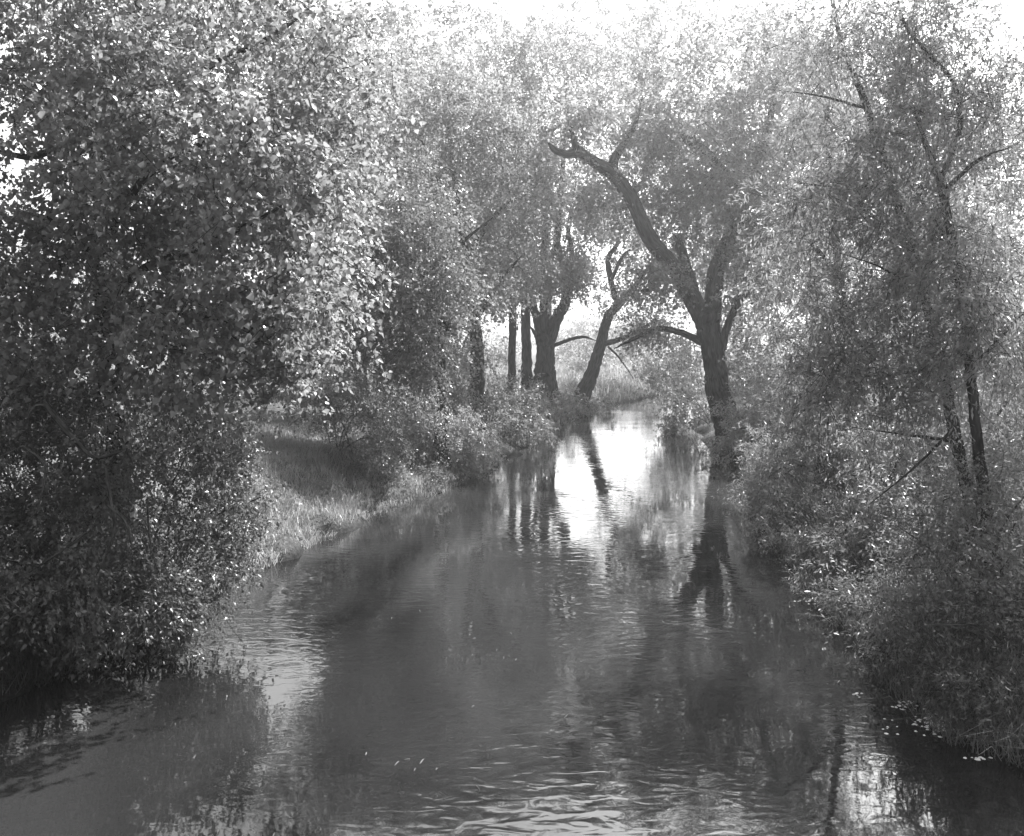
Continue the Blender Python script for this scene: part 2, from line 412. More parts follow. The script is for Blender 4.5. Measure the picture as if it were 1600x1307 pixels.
def grounded(lb, depth=.25):
    """start a trunk a little under the ground below its first point"""
    x, y, z, r = lb[0]
    zg = gz(x, y)
    if z > zg: return [(x, y, zg - depth, r * 1.12)] + list(lb)
    return [(x, y, zg - depth, r)] + [q for q in lb[1:] if q[2] > zg + .1]

def base_of(lb): return (lb[0][0], lb[0][1], gz(lb[0][0], lb[0][1]))

def E(px, py, D, rx, ry, rd, w=1.0):
    return (P(px, py, D), (rx * D / F, rd, ry * D / F), w)

def fine_end(lb, rpx):
    if rpx < 6: lb[-1] = (*lb[-1][:3], lb[-1][3] * .35)
    return lb

def tree(name, label, trunk, limbs, blobs, leafmat, barkmat, **k):
    tr = grounded(limb(*trunk))
    return plant(name, label, 'tree', base_of(tr), [tr] + [fine_end(limb(*l), l[-1][3]) for l in limbs], blobs, leafmat, barkmat, **k)

# ------------------------------------------------------------------ the big trees
tree('cottonwood_tree', 'broad bright-leaved cottonwood leaning over the near left bank, largest leaves in view',
     [(176, 640, 15.5, 26), (172, 560, 15.3, 23), (168, 480, 15, 20), (160, 400, 14.7, 17), (165, 300, 14.5, 13), (190, 180, 14.5, 10), (210, 60, 14.5, 8), (220, -60, 14.5, 5)],
     [[(163, 400, 14.7, 8), (189, 330, 13.8, 6.5), (242, 264, 13, 5.5), (311, 227, 12.4, 4), (400, 190, 12, 2.5)],
      [(168, 470, 15, 8), (229, 417, 13.6, 6.5), (301, 391, 12.6, 5), (390, 350, 12, 3.5), (480, 300, 11.8, 2)],
      [(165, 300, 14.5, 8), (100, 240, 14, 6), (40, 245, 13.6, 5), (-30, 230, 13.2, 4)],
      [(170, 520, 15, 6), (260, 490, 13.4, 5), (350, 500, 12.4, 4), (420, 540, 11.8, 2)],
      [(180, 220, 14.5, 7), (300, 120, 14.2, 5), (420, 60, 14, 4), (500, 0, 14, 3)],
      [(168, 420, 14.8, 7), (90, 350, 14, 6), (20, 330, 13.6, 4)]],
     [E(250, 220, 13.3, 190, 150, 2.4), E(420, 300, 12.4, 110, 170, 1.8), E(440, 470, 12, 90, 110, 1.4), E(140, 400, 13.5, 150, 120, 2.0),
      E(300, 520, 12.4, 110, 95, 1.5), E(385, 600, 11.6, 36, 50, .6), E(520, 150, 14, 100, 110, 2.0), E(120, 120, 14, 130, 120, 2.2),
      E(-60, 420, 13, 110, 150, 2.0), E(250, 0, 14.4, 260, 110, 2.8), E(500, 410, 12.2, 42, 130, .9), E(90, 560, 12.6, 110, 70, 1.2), E(490, 330, 15.3, 60, 160, 1.5), E(420, 520, 14.5, 90, 70, 1.3)],
     M['cotton'], M['bark_dark'], leaf=(.075, .069), shape='delta', layers=4.0, clump=.62, spray=.62, droop=.4, twigs=1100, twig_r=.0045, per_spray=20, scat=.75, szr=(.5, .85),
     gap=.22, seed=11, leaf_parts=280, branch_r=.028, twigmat=M['bark_thin'], sides=16)

tree('cottonwood_tree', 'massive furrowed forked cottonwood at the right water edge, limb arching over the stream',
     [(1146, 695, 39.5, 20), (1133, 645, 39.4, 18), (1121, 604, 39.3, 17), (1115, 560, 39.1, 16.5), (1108, 515, 39, 17.5), (1105, 485, 38.9, 17)],
     [[(1100, 500, 39, 15), (1077, 457, 38.8, 14), (1049, 415, 38.5, 12.5), (1019, 378, 38.2, 12), (999, 338, 38, 11), (980, 300, 37.8, 11), (954, 268, 37.6, 10.5), (926, 252, 37.3, 8.5), (902, 234, 37, 7.5)],
      [(1110, 500, 39, 14.5), (1116, 455, 39.2, 13), (1124, 412, 39.5, 12.5), (1142, 365, 39.9, 11), (1160, 318, 40.3, 9), (1178, 280, 40.8, 8), (1200, 200, 41, 6), (1215, 120, 41, 4)],
      [(956, 274, 37.6, 9), (960, 250, 38, 7), (972, 230, 38.4, 6), (992, 195, 39, 3.5), (1005, 150, 39.5, 2)],
      [(906, 240, 37, 6.5), (885, 241, 36.6, 6), (866, 234, 36.2, 5), (856, 222, 36, 3.5)],
      [(903, 240, 37, 6), (897, 222, 37, 5), (890, 190, 37.2, 3)],
      [(1128, 545, 39, 7), (1135, 515, 38.6, 6), (1150, 480, 38.2, 5.5), (1172, 448, 38, 4.5), (1190, 415, 38, 3)],
      [(1095, 535, 39, 5.5), (1065, 520, 38.2, 5), (1027, 514, 37.4, 4), (990, 530, 37, 3), (960, 545, 36.8, 2)],
      [(1088, 475, 38.9, 9), (1080, 440, 39.4, 8), (1068, 405, 39.8, 8), (1058, 370, 40.2, 6)],
      [(1048, 415, 38.5, 5), (1020, 450, 37.6, 4), (1000, 455, 37.2, 3)],
      [(1150, 345, 40, 7), (1190, 350, 39.4, 5), (1235, 352, 39, 4.5), (1270, 355, 38.8, 4), (1295, 340, 38.6, 3)],
      [(1158, 320, 40.3, 8), (1128, 268, 39.8, 8), (1096, 233, 39.3, 8), (1075, 219, 39, 8), (1052, 205, 38.8, 7)]],
     [E(1010, 300, 40.5, 95, 70, 2.6), E(1090, 330, 40.5, 90, 75, 2.6), E(1200, 300, 40, 100, 95, 3), E(1190, 430, 38.5, 80, 60, 2.2), E(1010, 440, 38.6, 45, 35, 1.4),
      E(1065, 190, 41, 100, 70, 3, .85), E(1220, 180, 41, 110, 90, 3.2), E(1185, 545, 39.5, 60, 60, 2), E(900, 190, 37.5, 70, 50, 1.8, .8), E(1130, 275, 38.2, 44, 40, 1.1, 1.3), E(1030, 425, 37.0, 42, 34, 1.0, .9), E(870, 190, 37.6, 60, 30, 1.2, .9), E(1000, 215, 38.6, 70, 40, 1.4, 1.3), E(960, 330, 37.4, 40, 26, .8, .4), E(1160, 330, 38.8, 46, 44, 1.2, 1.2), E(1080, 250, 38.6, 60, 34, 1.4, .9), E(1000, 510, 37.2, 45, 28, 1.2),
      E(900, 300, 37, 50, 28, 1.2), E(1290, 340, 39, 70, 70, 2.2), E(1150, 90, 41, 100, 60, 3), E(1040, 95, 42, 70, 50, 2.4, .8), E(1260, 70, 42, 80, 50, 2.6)],
     M['far'], M['bark'], leaf=(.145, .11), layers=2.3, clump=1.0, spray=.7, droop=.3, gap=.30, seed=21, branch_r=.045, sides=40, rough=.10, twigs=900, twig_r=.009)

tree('cottonwood_tree', 'dark trunk splitting into three upright stems on the far left bank',
     [(853, 606, 53, 17), (852, 575, 53, 14.5), (852, 545, 53, 13.5), (851, 525, 53, 14)],
     [[(847, 535, 53, 8), (840, 500, 53, 7), (834, 480, 53, 6), (828, 440, 53.2, 4), (826, 390, 53.4, 3)],
      [(852, 528, 53, 9), (851, 490, 53, 7.5), (850, 440, 53, 5), (851, 380, 53, 5), (850, 335, 53, 4.5), (845, 260, 53, 3), (840, 160, 53, 2)],
      [(858, 533, 53, 10), (869, 500, 52.8, 9.5), (884, 470, 52.5, 8), (880, 430, 52.4, 5.5), (871, 388, 52.2, 5.5), (873, 345, 52, 5), (880, 250, 52, 3.5), (885, 130, 52, 2)],
      [(884, 470, 52.5, 5), (896, 430, 52.3, 4.5), (891, 380, 52.2, 4), (888, 360, 52, 3.5), (900, 280, 52, 2)],
      [(866, 540, 53, 3), (890, 531, 52.5, 2.6), (912, 527, 52, 2.2), (932, 533, 51.6, 1.6)],
      [(846, 545, 53, 4), (838, 525, 52.8, 3.6), (828, 510, 52.6, 3)]],
     [E(862, 425, 51.8, 76, 42, 2.2, 3.0), E(850, 300, 52.6, 85, 55, 3, 1.6), E(905, 355, 52.5, 50, 30, 1.6, 1.0), E(790, 280, 54, 80, 70, 3.4), E(845, 190, 53, 80, 65, 3.4, .7), E(855, 105, 54, 80, 60, 3.4, .9), E(780, 130, 55, 80, 90, 3.4), E(945, 90, 54, 60, 45, 2.4, .6), E(905, 325, 53, 38, 25, 1.8)],
     M['far'], M['bark_dark'], leaf=(.155, .12), layers=2.4, clump=1.2, spray=.8, gap=.25, seed=31, branch_r=.05, sides=20, rough=.06)

tree('slender_tree', 'straight single dark trunk close beside the three-stemmed tree',
     [(823, 610, 52, 9), (823, 560, 52, 8), (822, 520, 52, 7.5), (821, 480, 52, 7.5), (818, 420, 52, 6), (812, 330, 52, 4), (806, 220, 52, 2.5)],
     [[(821, 490, 52, 4), (808, 440, 51.6, 3), (790, 400, 51.2, 2)]],
     [E(790, 400, 51.5, 60, 55, 2.4), E(765, 330, 51.5, 70, 60, 2.6), E(815, 230, 52, 60, 60, 2.4)],
     M['far'], M['bark_dark'], leaf=(.155, .12), layers=2.8, clump=1.2, spray=.8, gap=.22, seed=32, branch_r=.04)
tree('slender_tree', 'half-hidden thin trunk left of the three-stemmed tree',
     [(800, 612, 50, 7), (800, 560, 50, 6), (801, 510, 50, 6), (801, 480, 50, 6), (800, 400, 50, 4), (795, 300, 50, 2.5)],
     [], [E(770, 430, 49, 60, 60, 2.6), E(740, 370, 49, 70, 60, 2.8)],
     M['far'], M['bark_dark'], leaf=(.155, .12), layers=2.8, clump=1.2, spray=.8, gap=.2, seed=33, branch_r=.04)

tree('leaning_tree', 'dark trunk leaning right over the far bend of the stream',
     [(905, 630, 56, 13), (917, 602, 56, 11), (929, 570, 56, 9.5), (938, 540, 56, 8.5), (945, 512, 56, 7.5), (952, 492, 56, 7), (968, 475, 56, 6), (990, 450, 56, 4.5), (1008, 425, 56, 3)],
     [[(942, 537, 56, 5), (958, 534, 55.6, 4.2), (975, 528, 55.2, 3.4), (1000, 515, 54.8, 2.4), (1030, 500, 54.5, 1.5)],
      [(965, 476, 56, 5), (955, 440, 56.4, 4.5), (950, 405, 56.8, 4), (965, 380, 57, 3), (975, 340, 57, 2)],
      [(955, 440, 56.4, 3), (970, 405, 56, 2.6), (990, 385, 55.6, 2)],
      [(950, 542, 55.8, 1.6), (968, 560, 55.4, 1.4), (990, 592, 55, 1)]],
     [E(985, 470, 56, 48, 25, 1.8), E(1010, 490, 55, 45, 28, 1.8), E(940, 340, 57, 60, 45, 2.6), E(1000, 390, 57, 60, 45, 2.4), E(960, 230, 58, 80, 80, 3.5, .6)],
     M['far'], M['bark_dark'], leaf=(.15, .115), layers=2.2, clump=1.1, spray=.75, gap=.3, seed=41, branch_r=.04, sides=18, rough=.06, twigs=100, twig_r=.01)

# the shaded belt on the left between the near cottonwood and the forked tree
tree('leafy_tree', 'dark dense tree just right of the near cottonwood, broken limb showing at its centre',
     [(690, 640, 28, 11), (688, 600, 28, 10), (688, 550, 28, 9.5), (680, 500, 28, 9), (662, 465, 27.8, 9), (645, 430, 27.6, 6), (630, 340, 27.4, 4), (620, 240, 27.4, 2.5)],
     [[(662, 465, 27.8, 9), (680, 490, 27, 9), (700, 512, 26.5, 8)], [(688, 560, 28, 5), (640, 480, 26.6, 4), (590, 420, 26, 3), (560, 360, 26, 2)], [(650, 440, 27.6, 4), (720, 380, 27, 3), (770, 340, 27, 2)]],
     [E(615, 400, 26.5, 100, 100, 2.2), E(560, 330, 27, 75, 90, 2), E(655, 330, 27, 70, 75, 2), E(600, 530, 26, 95, 70, 2), E(700, 450, 26.5, 70, 55, 1.6), E(660, 560, 26, 60, 45, 1.4), E(560, 470, 26, 70, 80, 1.8)],
     M['shrub'], M['bark_dark'], leaf=(.10, .075), layers=2.7, clump=.85, spray=.6, gap=.15, seed=51, branch_r=.03, twigs=200, twig_r=.006)
tree('leafy_tree', 'shaded tree whose wide trunk stands deep in the left bank shrubs',
     [(748, 660, 36, 13), (746, 610, 36, 12), (745, 560, 36, 11), (742, 500, 36, 9), (730, 420, 36, 7), (715, 320, 36, 5), (700, 200, 36, 3)],
     [[(742, 500, 36, 6), (780, 440, 35.5, 4), (815, 400, 35, 2.5)], [(730, 400, 36, 5), (780, 330, 36, 3.5), (830, 300, 36, 2)], [(722, 360, 36, 4), (680, 270, 36, 3), (650, 200, 36, 2)]],
     [E(722, 500, 35, 48, 55, 1.8), E(770, 420, 36, 70, 60, 2.2), E(700, 230, 36, 110, 90, 3.2), E(790, 320, 36, 70, 60, 2.4), E(650, 150, 37, 110, 70, 3), E(770, 200, 37, 70, 80, 2.6), E(700, 590, 33, 50, 50, 1.6)],
     M['far'], M['bark_dark'], leaf=(.13, .095), layers=2.5, clump=1.0, spray=.7, gap=.22, seed=52, branch_r=.04)
tree('leafy_tree', 'tall pale tree rising behind the near cottonwood crown at upper left',
     [(560, 640, 44, 11), (565, 500, 44, 9), (570, 350, 44, 7), (560, 200, 44, 4), (550, 90, 44, 2)],
     [[(570, 340, 44, 5), (620, 220, 44, 3), (660, 130, 44, 2)], [(566, 260, 44, 4), (500, 150, 44, 3), (460, 80, 44, 1.5)]],
     [E(560, 200, 44, 110, 110, 4), E(480, 90, 45, 110, 60, 3.5), E(670, 130, 45, 70, 60, 3), E(560, 420, 44, 100, 110, 3.6)],
     M['far'], M['bark_dark'], leaf=(.155, .12), layers=2.6, clump=1.1, spray=.75, gap=.25, seed=53, branch_r=.04)

# the thin willows on the near right bank
tree('willow_tree', 'thin willow with a long trunk slanting up to the left on the near right bank',
     [(1520, 800, 13.2, 11.7), (1505, 740, 13.2, 10.1), (1488, 660, 13.2, 9.4), (1468, 560, 13.3, 8.6), (1448, 470, 13.4, 8.6), (1425, 390, 13.5, 7.8), (1392, 285, 13.6, 6.6), (1372, 225, 13.7, 6.2), (1348, 150, 13.8, 5.1), (1318, 80, 14, 3.9), (1300, 0, 14.1, 3.1)],
     [[(1390, 290, 13.6, 4), (1330, 295, 13.9, 3), (1240, 285, 14.2, .7)], [(1355, 170, 13.8, 2.6), (1280, 150, 14.1, 1.6), (1200, 140, 14.4, .6)],
      [(1360, 200, 13.7, 4), (1420, 210, 13.3, 3), (1480, 170, 13, 2)], [(1470, 570, 13.3, 4.5), (1400, 585, 13, 2.2), (1300, 590, 12.8, .7)],
      [(1490, 670, 13.2, 3), (1440, 720, 12.9, 2), (1400, 755, 12.8, 1.4), (1350, 795, 12.7, .5)], [(1500, 690, 13.2, 4), (1420, 680, 13, 2), (1310, 665, 12.8, .7)], [(1445, 465, 13.4, 2.6), (1380, 420, 13.2, 1.8), (1310, 395, 13, .7)]],
     [E(1350, 190, 14, 100, 110, 1.6), E(1290, 330, 14.2, 90, 80, 1.4), E(1430, 330, 13.6, 90, 90, 1.3), E(1360, 480, 13.2, 110, 80, 1.4), E(1330, 600, 13, 90, 55, 1), E(1330, 40, 14.2, 130, 70, 1.6), E(1420, 600, 12.8, 80, 70, 1.1), E(1410, 300, 12.9, 70, 120, .7, .35), E(1470, 560, 12.4, 50, 100, .5, .5)],
     M['willow'], M['bark_dark'], leaf=(.10, .024), layers=2.5, clump=.6, spray=.55, droop=.35, per_spray=20, align=1.0, scat=.7, gap=.34, seed=61, twigs=900, twig_r=.0035, branch_r=.016, twigmat=M['bark_thin'], leaf_parts=0)
tree('willow_tree', 'second thin willow close to the right frame edge, bare fork showing near its top',
     [(1540, 790, 12.4, 10.1), (1528, 700, 12.4, 8.6), (1518, 600, 12.4, 7.8), (1508, 500, 12.4, 7.0), (1492, 400, 12.5, 7.0), (1470, 290, 12.6, 6.2), (1448, 230, 12.7, 4.7), (1430, 170, 12.8, 3.1)],
     [[(1490, 390, 12.5, 3), (1450, 330, 12.9, 2.2), (1410, 270, 13.2, 1.4)], [(1472, 300, 12.6, 4), (1530, 250, 12.3, 3), (1580, 230, 12, 2)],
      [(1468, 285, 12.6, 4.5), (1500, 200, 12.2, 4), (1490, 130, 12.1, 3.6), (1450, 85, 12, 3.2), (1415, 40, 12, 2.8), (1400, -10, 12, 3)], [(1515, 580, 12.4, 4), (1570, 520, 12, 3), (1610, 480, 11.8, 2)]],
     [E(1490, 170, 12.4, 80, 100, 1.2), E(1530, 320, 12.2, 80, 90, 1.2), E(1470, 430, 12.4, 70, 70, 1.0), E(1540, 520, 12, 80, 110, 1.2), E(1600, 150, 12, 80, 120, 1.2), E(1460, 30, 12.4, 110, 60, 1.2)],
     M['willow'], M['bark_dark'], leaf=(.10, .024), layers=2.4, clump=.55, spray=.5, droop=.32, per_spray=20, align=1.0, scat=.7, gap=.38, seed=62, twigs=800, twig_r=.0035, branch_r=.014, twigmat=M['bark_thin'], leaf_parts=220)
tree('willow_tree', 'leafy willow filling the right side behind the two thin trunks',
     [(1330, 700, 24, 11), (1330, 620, 24, 10), (1322, 520, 24, 9), (1310, 420, 24, 7), (1300, 300, 24, 5), (1290, 180, 24, 3)],
     [[(1325, 540, 24, 5), (1390, 450, 23.5, 4), (1440, 380, 23, 2.5)], [(1315, 440, 24, 5), (1260, 370, 24, 3), (1220, 330, 24, 2)], [(1330, 620, 24, 5), (1270, 560, 23.4, 3.4), (1230, 530, 23, 2)]],
     [E(1320, 260, 24, 100, 110, 2.2), E(1270, 430, 23.5, 90, 90, 2), E(1400, 420, 23.5, 110, 110, 2.2), E(1270, 560, 22.5, 80, 70, 1.8), E(1420, 580, 22.5, 110, 80, 2), E(1340, 120, 25, 110, 80, 2.4), E(1500, 300, 24, 90, 140, 2.2), E(1530, 520, 23, 100, 120, 2.2)],
     M['willow'], M['bark_dark'], leaf=(.13, .036), layers=1.3, clump=.8, spray=.7, droop=.4, per_spray=20, align=1.1, scat=.7, gap=.34, seed=63, branch_r=.025, twigs=300, twig_r=.005)

tree('willow_tree', 'willow added off the right frame edge to shade the bank, only its crown fringe in view',  # off-frame tree added to cast shade on the lower right grass
     [(1700, 760, 14, 16), (1695, 640, 14, 14), (1685, 480, 14.2, 11), (1670, 300, 14.5, 8), (1660, 120, 14.8, 4)], [],
     [E(1650, 330, 14.8, 90, 130, 1.8), E(1680, 150, 15, 110, 120, 2), E(1690, 520, 14, 90, 90, 1.6)],
     M['willow'], M['bark_dark'], leaf=(.12, .034), layers=1.5, clump=.7, spray=.5, droop=.35, gap=.36, seed=64, branch_r=.02)

# ------------------------------------------------------------------ trees far behind
FAR = [  # px of trunk, D, crown blobs
    (640, 70, 'pale far tree behind the shaded left belt, top open to the sky', [(650, 160, 80, 85), (600, 330, 90, 100), (680, 400, 90, 110), (590, 60, 75, 60)]),
    (735, 76, 'pale far tree reaching the upper edge left of the forked tree', [(745, 150, 70, 80), (730, 320, 80, 110), (720, 50, 85, 60)]),
    (852, 88, 'hazy far tree high in the brightest part of the canopy', [(955, 140, 80, 75), (900, 45, 80, 60)]),
    (1118, 78, 'hazy far tree behind the arching limb', [(1040, 200, 80, 110), (1070, 380, 75, 100), (1050, 45, 85, 60)]),
    (1150, 70, 'hazy far tree right behind the big forked cottonwood', [(1150, 220, 90, 120), (1150, 420, 80, 100), (1180, 45, 90, 60)]),
    (1270, 66, 'hazy far tree behind the right bank willows', [(1270, 190, 100, 120), (1260, 400, 100, 120)]),
    (1400, 60, 'hazy far tree beyond the thin slanting willow', [(1400, 230, 100, 120), (1390, 430, 100, 120)]),
    (1530, 62, 'hazy far tree at the right frame edge', [(1530, 280, 90, 110), (1530, 450, 90, 120)]),
    (270, 48, 'dim tree standing behind the near cottonwood trunk', [(280, 330, 130, 150), (150, 500, 110, 60), (330, 500, 90, 60)]),
    (420, 74, 'far tree glimpsed through the near cottonwood', [(430, 300, 70, 90)]),
]
for i, (px, D, lab, bl) in enumerate(FAR):
    tree('far_tree', lab, [(px, 590, D, 9), (px + 3, 480, D, 7), (px, 350, D, 5), (px, 200, D, 2.5)], [],
         [E(a, b, D + 2 * math.sin(a), rx, ry, rx * D / F * .8) for a, b, rx, ry in bl], M['far'], M['bark_dark'],
         leaf=(.27, .20), layers=2.1, clump=1.7, spray=1.1, gap=.22, seed=70 + i, branch_r=.07, group='far trees behind the stream')

# ------------------------------------------------------------------ shrubs
def shrub(name, label, blobs, leafmat, n_stem=6, stem_r=.02, **k):
    """stems fan out of one foot on the ground under the foliage"""
    seed = k.get('seed', 1); rng = np.random.default_rng(seed + 500)
    c0, r0, _ = blobs[0]
    bx, by = c0[0], c0[1]
    foot = k.pop('foot', None)
    if foot is not None: bx, by = foot
    zg = gz(bx, by)
    st = []
    for i in range(n_stem):
        c, r, _ = blobs[i % len(blobs)]
        e = np.array(c) + rng.normal(0, .4, 3) * np.array(r); e[2] = max(e[2], zg + .3)
        s = np.array([bx + rng.normal(0, .12), by + rng.normal(0, .12), zg - .12])
        md = (s + e) / 2 + np.array([0, 0, .15 * np.linalg.norm(e - s)])
        st.append([(*s, stem_r), (*md, stem_r * .75), (*e, stem_r * .4)])
    st += k.pop('extra', [])
    return plant(name, label, 'shrub', (bx, by, zg), st, blobs, leafmat, M['bark_thin'], trunk_name='stem', limb_name='stem', sides=7, rough=0, **k)

SH = dict(shape='kite', droop=.3, gap=.18, per_spray=18, scat=.75, szr=(.5, .85))
# near left
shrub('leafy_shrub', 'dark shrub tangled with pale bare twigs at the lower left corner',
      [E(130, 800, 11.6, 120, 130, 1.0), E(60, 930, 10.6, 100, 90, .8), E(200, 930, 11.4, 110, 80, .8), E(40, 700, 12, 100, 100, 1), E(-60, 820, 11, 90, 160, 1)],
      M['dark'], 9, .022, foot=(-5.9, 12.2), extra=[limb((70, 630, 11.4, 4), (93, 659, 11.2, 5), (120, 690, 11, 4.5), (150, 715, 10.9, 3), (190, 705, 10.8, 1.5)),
          limb((165, 730, 10.8, 2.4), (174, 790, 10.6, 2.4), (178, 830, 10.5, 2), (160, 880, 10.4, 1.5), (150, 900, 10.4, .8)), limb((135, 832, 10.4, 2.4), (95, 862, 10.3, 2), (45, 895, 10.2, 1.2)),
          limb((168, 790, 10.6, 2), (195, 815, 10.4, 1.8), (205, 850, 10.3, 1)), limb((40, 700, 10.8, 2), (70, 730, 10.6, 2), (60, 790, 10.5, 1.4), (40, 820, 10.4, .8)), limb((150, 715, 10.9, 2), (110, 760, 10.7, 1.6), (60, 780, 10.6, .8)),
          limb((230, 780, 11.2, 1.6), (235, 850, 11, 1.4), (250, 900, 10.9, .7))], leaf=(.06, .034), layers=2.6, clump=.42, spray=.36, seed=101, twigs=500, twig_r=.004, twigmat=M['twig_pale'], **SH)
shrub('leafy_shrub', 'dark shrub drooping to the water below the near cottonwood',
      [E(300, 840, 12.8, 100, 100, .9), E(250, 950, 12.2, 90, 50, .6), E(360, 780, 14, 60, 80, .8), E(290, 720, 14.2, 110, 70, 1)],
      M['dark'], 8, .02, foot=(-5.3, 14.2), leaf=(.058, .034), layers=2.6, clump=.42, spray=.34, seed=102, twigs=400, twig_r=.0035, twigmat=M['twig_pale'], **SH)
shrub('leafy_shrub', 'shaded undergrowth bush behind the near cottonwood trunk',
      [E(120, 640, 15, 140, 60, 1.2), E(300, 650, 15.5, 100, 50, 1), E(20, 600, 15, 90, 70, 1)],
      M['dark'], 8, .02, leaf=(.06, .036), layers=2.2, clump=.5, spray=.4, seed=103, twigs=150, twig_r=.004, **SH)
# left bank, further along
shrub('leafy_shrub', 'bush in deep shade at the top of the grassy left slope',
      [E(545, 625, 23.6, 60, 48, 1.2, 1.3), E(490, 600, 24.5, 60, 40, 1.3), E(590, 680, 24.5, 45, 40, 1)],
      M['shrub'], 7, .02, foot=(-4.5, 25.2), leaf=(.07, .042), layers=2.6, clump=.6, spray=.45, seed=104, **SH)
shrub('leafy_shrub', 'sunlit pale bush bulging over the left bank halfway along',
      [E(690, 685, 28.3, 75, 42, 1.1, 1.2), E(738, 702, 29.2, 46, 32, .9, 1.5), E(640, 655, 27.6, 55, 45, 1.1, 1.2)],
      M['cotton'], 8, .018, foot=(-2.4, 29), leaf=(.065, .036), layers=2.8, clump=.5, spray=.42, seed=105, tintbias=.15, **SH)
shrub('leafy_shrub', 'low ragged bush at the water where the left bank juts out',
      [E(650, 748, 26, 55, 26, .7), E(600, 735, 25, 40, 26, .7)],
      M['shrub'], 6, .012, foot=(-3.0, 26.2), leaf=(.06, .03), layers=2.4, clump=.42, spray=.36, seed=106, **SH)
shrub('leafy_shrub', 'grey bush under the wide shaded trunk on the left bank',
      [E(790, 640, 38, 55, 40, 1.6), E(745, 620, 36, 45, 45, 1.5), E(815, 670, 37, 40, 24, 1.2)],
      M['shrub'], 7, .02, foot=(-.9, 38), leaf=(.11, .065), layers=2.6, clump=.7, spray=.5, seed=107, **SH)
shrub('leafy_shrub', 'grey bush round the foot of the three-stemmed tree',
      [E(860, 628, 49, 42, 26, 1.6), E(820, 620, 48, 36, 30, 1.6), E(885, 636, 52, 28, 16, 1.2)],
      M['shrub'], 7, .02, foot=(1.6, 50), leaf=(.13, .075), layers=2.8, clump=.8, spray=.55, seed=108, **SH)
shrub('leafy_shrub', 'low bush at the foot of the leaning trunk',
      [E(935, 628, 58, 28, 14, 1.2), E(900, 640, 54, 26, 14, 1.2)],
      M['shrub'], 6, .015, foot=(4.3, 58.2), leaf=(.13, .075), layers=2.4, clump=.7, spray=.5, seed=109, **SH)
shrub('leafy_shrub', 'pale shrub beyond the slope, between the two dark trunks on the left',
      [E(660, 610, 31, 60, 36, 1.4), E(715, 640, 31, 40, 30, 1.2)],
      M['shrub'], 6, .02, foot=(-3.0, 32), leaf=(.08, .045), layers=2.5, clump=.65, spray=.48, seed=110, **SH)
# right bank
shrub('leafy_shrub', 'dark bush overhanging the water left of the big forked trunk',
      [E(1072, 628, 44, 34, 34, 1.5), E(1062, 660, 43, 30, 16, 1.1), E(1050, 590, 47, 36, 34, 1.6)],
      M['dark'], 7, .02, foot=(9.3, 44), leaf=(.12, .06), layers=2.8, clump=.75, spray=.55, seed=111, **SH)
shrub('leafy_shrub', 'thick willow shrub hiding the foot of the big forked trunk',
      [E(1180, 660, 33, 60, 50, 1.6), E(1150, 700, 32, 34, 32, 1.1), E(1220, 610, 34, 60, 50, 1.6), E(1215, 700, 29, 45, 45, 1.3)],
      M['willow'], 8, .02, foot=(8.6, 32.5), leaf=(.13, .036), layers=2.4, clump=.6, spray=.5, seed=112, **SH)
shrub('leafy_shrub', 'bright-flecked willow shrub in the middle of the right bank',
      [E(1270, 700, 22, 80, 80, 1.5), E(1220, 770, 21, 48, 50, 1), E(1310, 620, 22.5, 80, 60, 1.4), E(1290, 800, 19.5, 60, 50, .9)],
      M['willow'], 9, .02, foot=(7.2, 22.5), leaf=(.09, .024), layers=2.6, clump=.52, spray=.45, seed=113, **SH)
shrub('leafy_shrub', 'broad sun-speckled shrub under the slanting willow trunk',
      [E(1400, 700, 17, 95, 90, 1.3), E(1380, 820, 15.5, 90, 70, 1), E(1330, 870, 15.2, 60, 50, .8), E(1460, 620, 17.5, 90, 60, 1.2)],
      M['willow'], 9, .02, foot=(6.4, 16.9), leaf=(.08, .026), layers=2.5, clump=.45, spray=.4, seed=114, twigs=250, twig_r=.0035, **SH)
shrub('leafy_shrub', 'dark fine-leaved shrub at the right frame edge beside the slanting willow foot',
      [E(1500, 850, 12, 100, 90, 1), E(1450, 930, 11.5, 80, 50, .7), E(1580, 760, 12.5, 90, 110, 1), E(1580, 930, 11, 80, 100, .8)],
      M['shrub'], 9, .018, foot=(5.9, 12.2), leaf=(.066, .024), layers=2.6, clump=.46, spray=.42, seed=115, twigs=300, twig_r=.003, **SH)
shrub('leafy_shrub', 'loose bush behind the near right willows, mid height',
      [E(1500, 650, 20, 100, 90, 1.6), E(1590, 560, 19, 80, 110, 1.5)],
      M['willow'], 8, .02, leaf=(.085, .026), layers=2.0, clump=.6, spray=.48, seed=116, **SH)
shrub('leafy_shrub', 'low shrub trailing long twigs left over the water on the right bank',
      [E(1275, 855, 17.0, 58, 34, .8), E(1230, 805, 19.0, 46, 36, .8), E(1310, 895, 15.4, 52, 34, .7), E(1190, 765, 23, 36, 26, .7)],
      M['shrub'], 8, .012, foot=(5.9, 17.4), leaf=(.08, .022), layers=3.2, clump=.36, spray=.36, seed=117, twigs=350, twig_r=.003, twigmat=M['bark_thin'], **SH)
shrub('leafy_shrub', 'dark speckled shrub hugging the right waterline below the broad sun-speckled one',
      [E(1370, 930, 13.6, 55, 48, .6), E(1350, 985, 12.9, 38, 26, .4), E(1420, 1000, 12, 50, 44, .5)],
      M['dark'], 8, .010, foot=(5.4, 13.2), leaf=(.062, .022), layers=2.6, clump=.38, spray=.36, seed=118, twigs=350, twig_r=.0032, **SH)
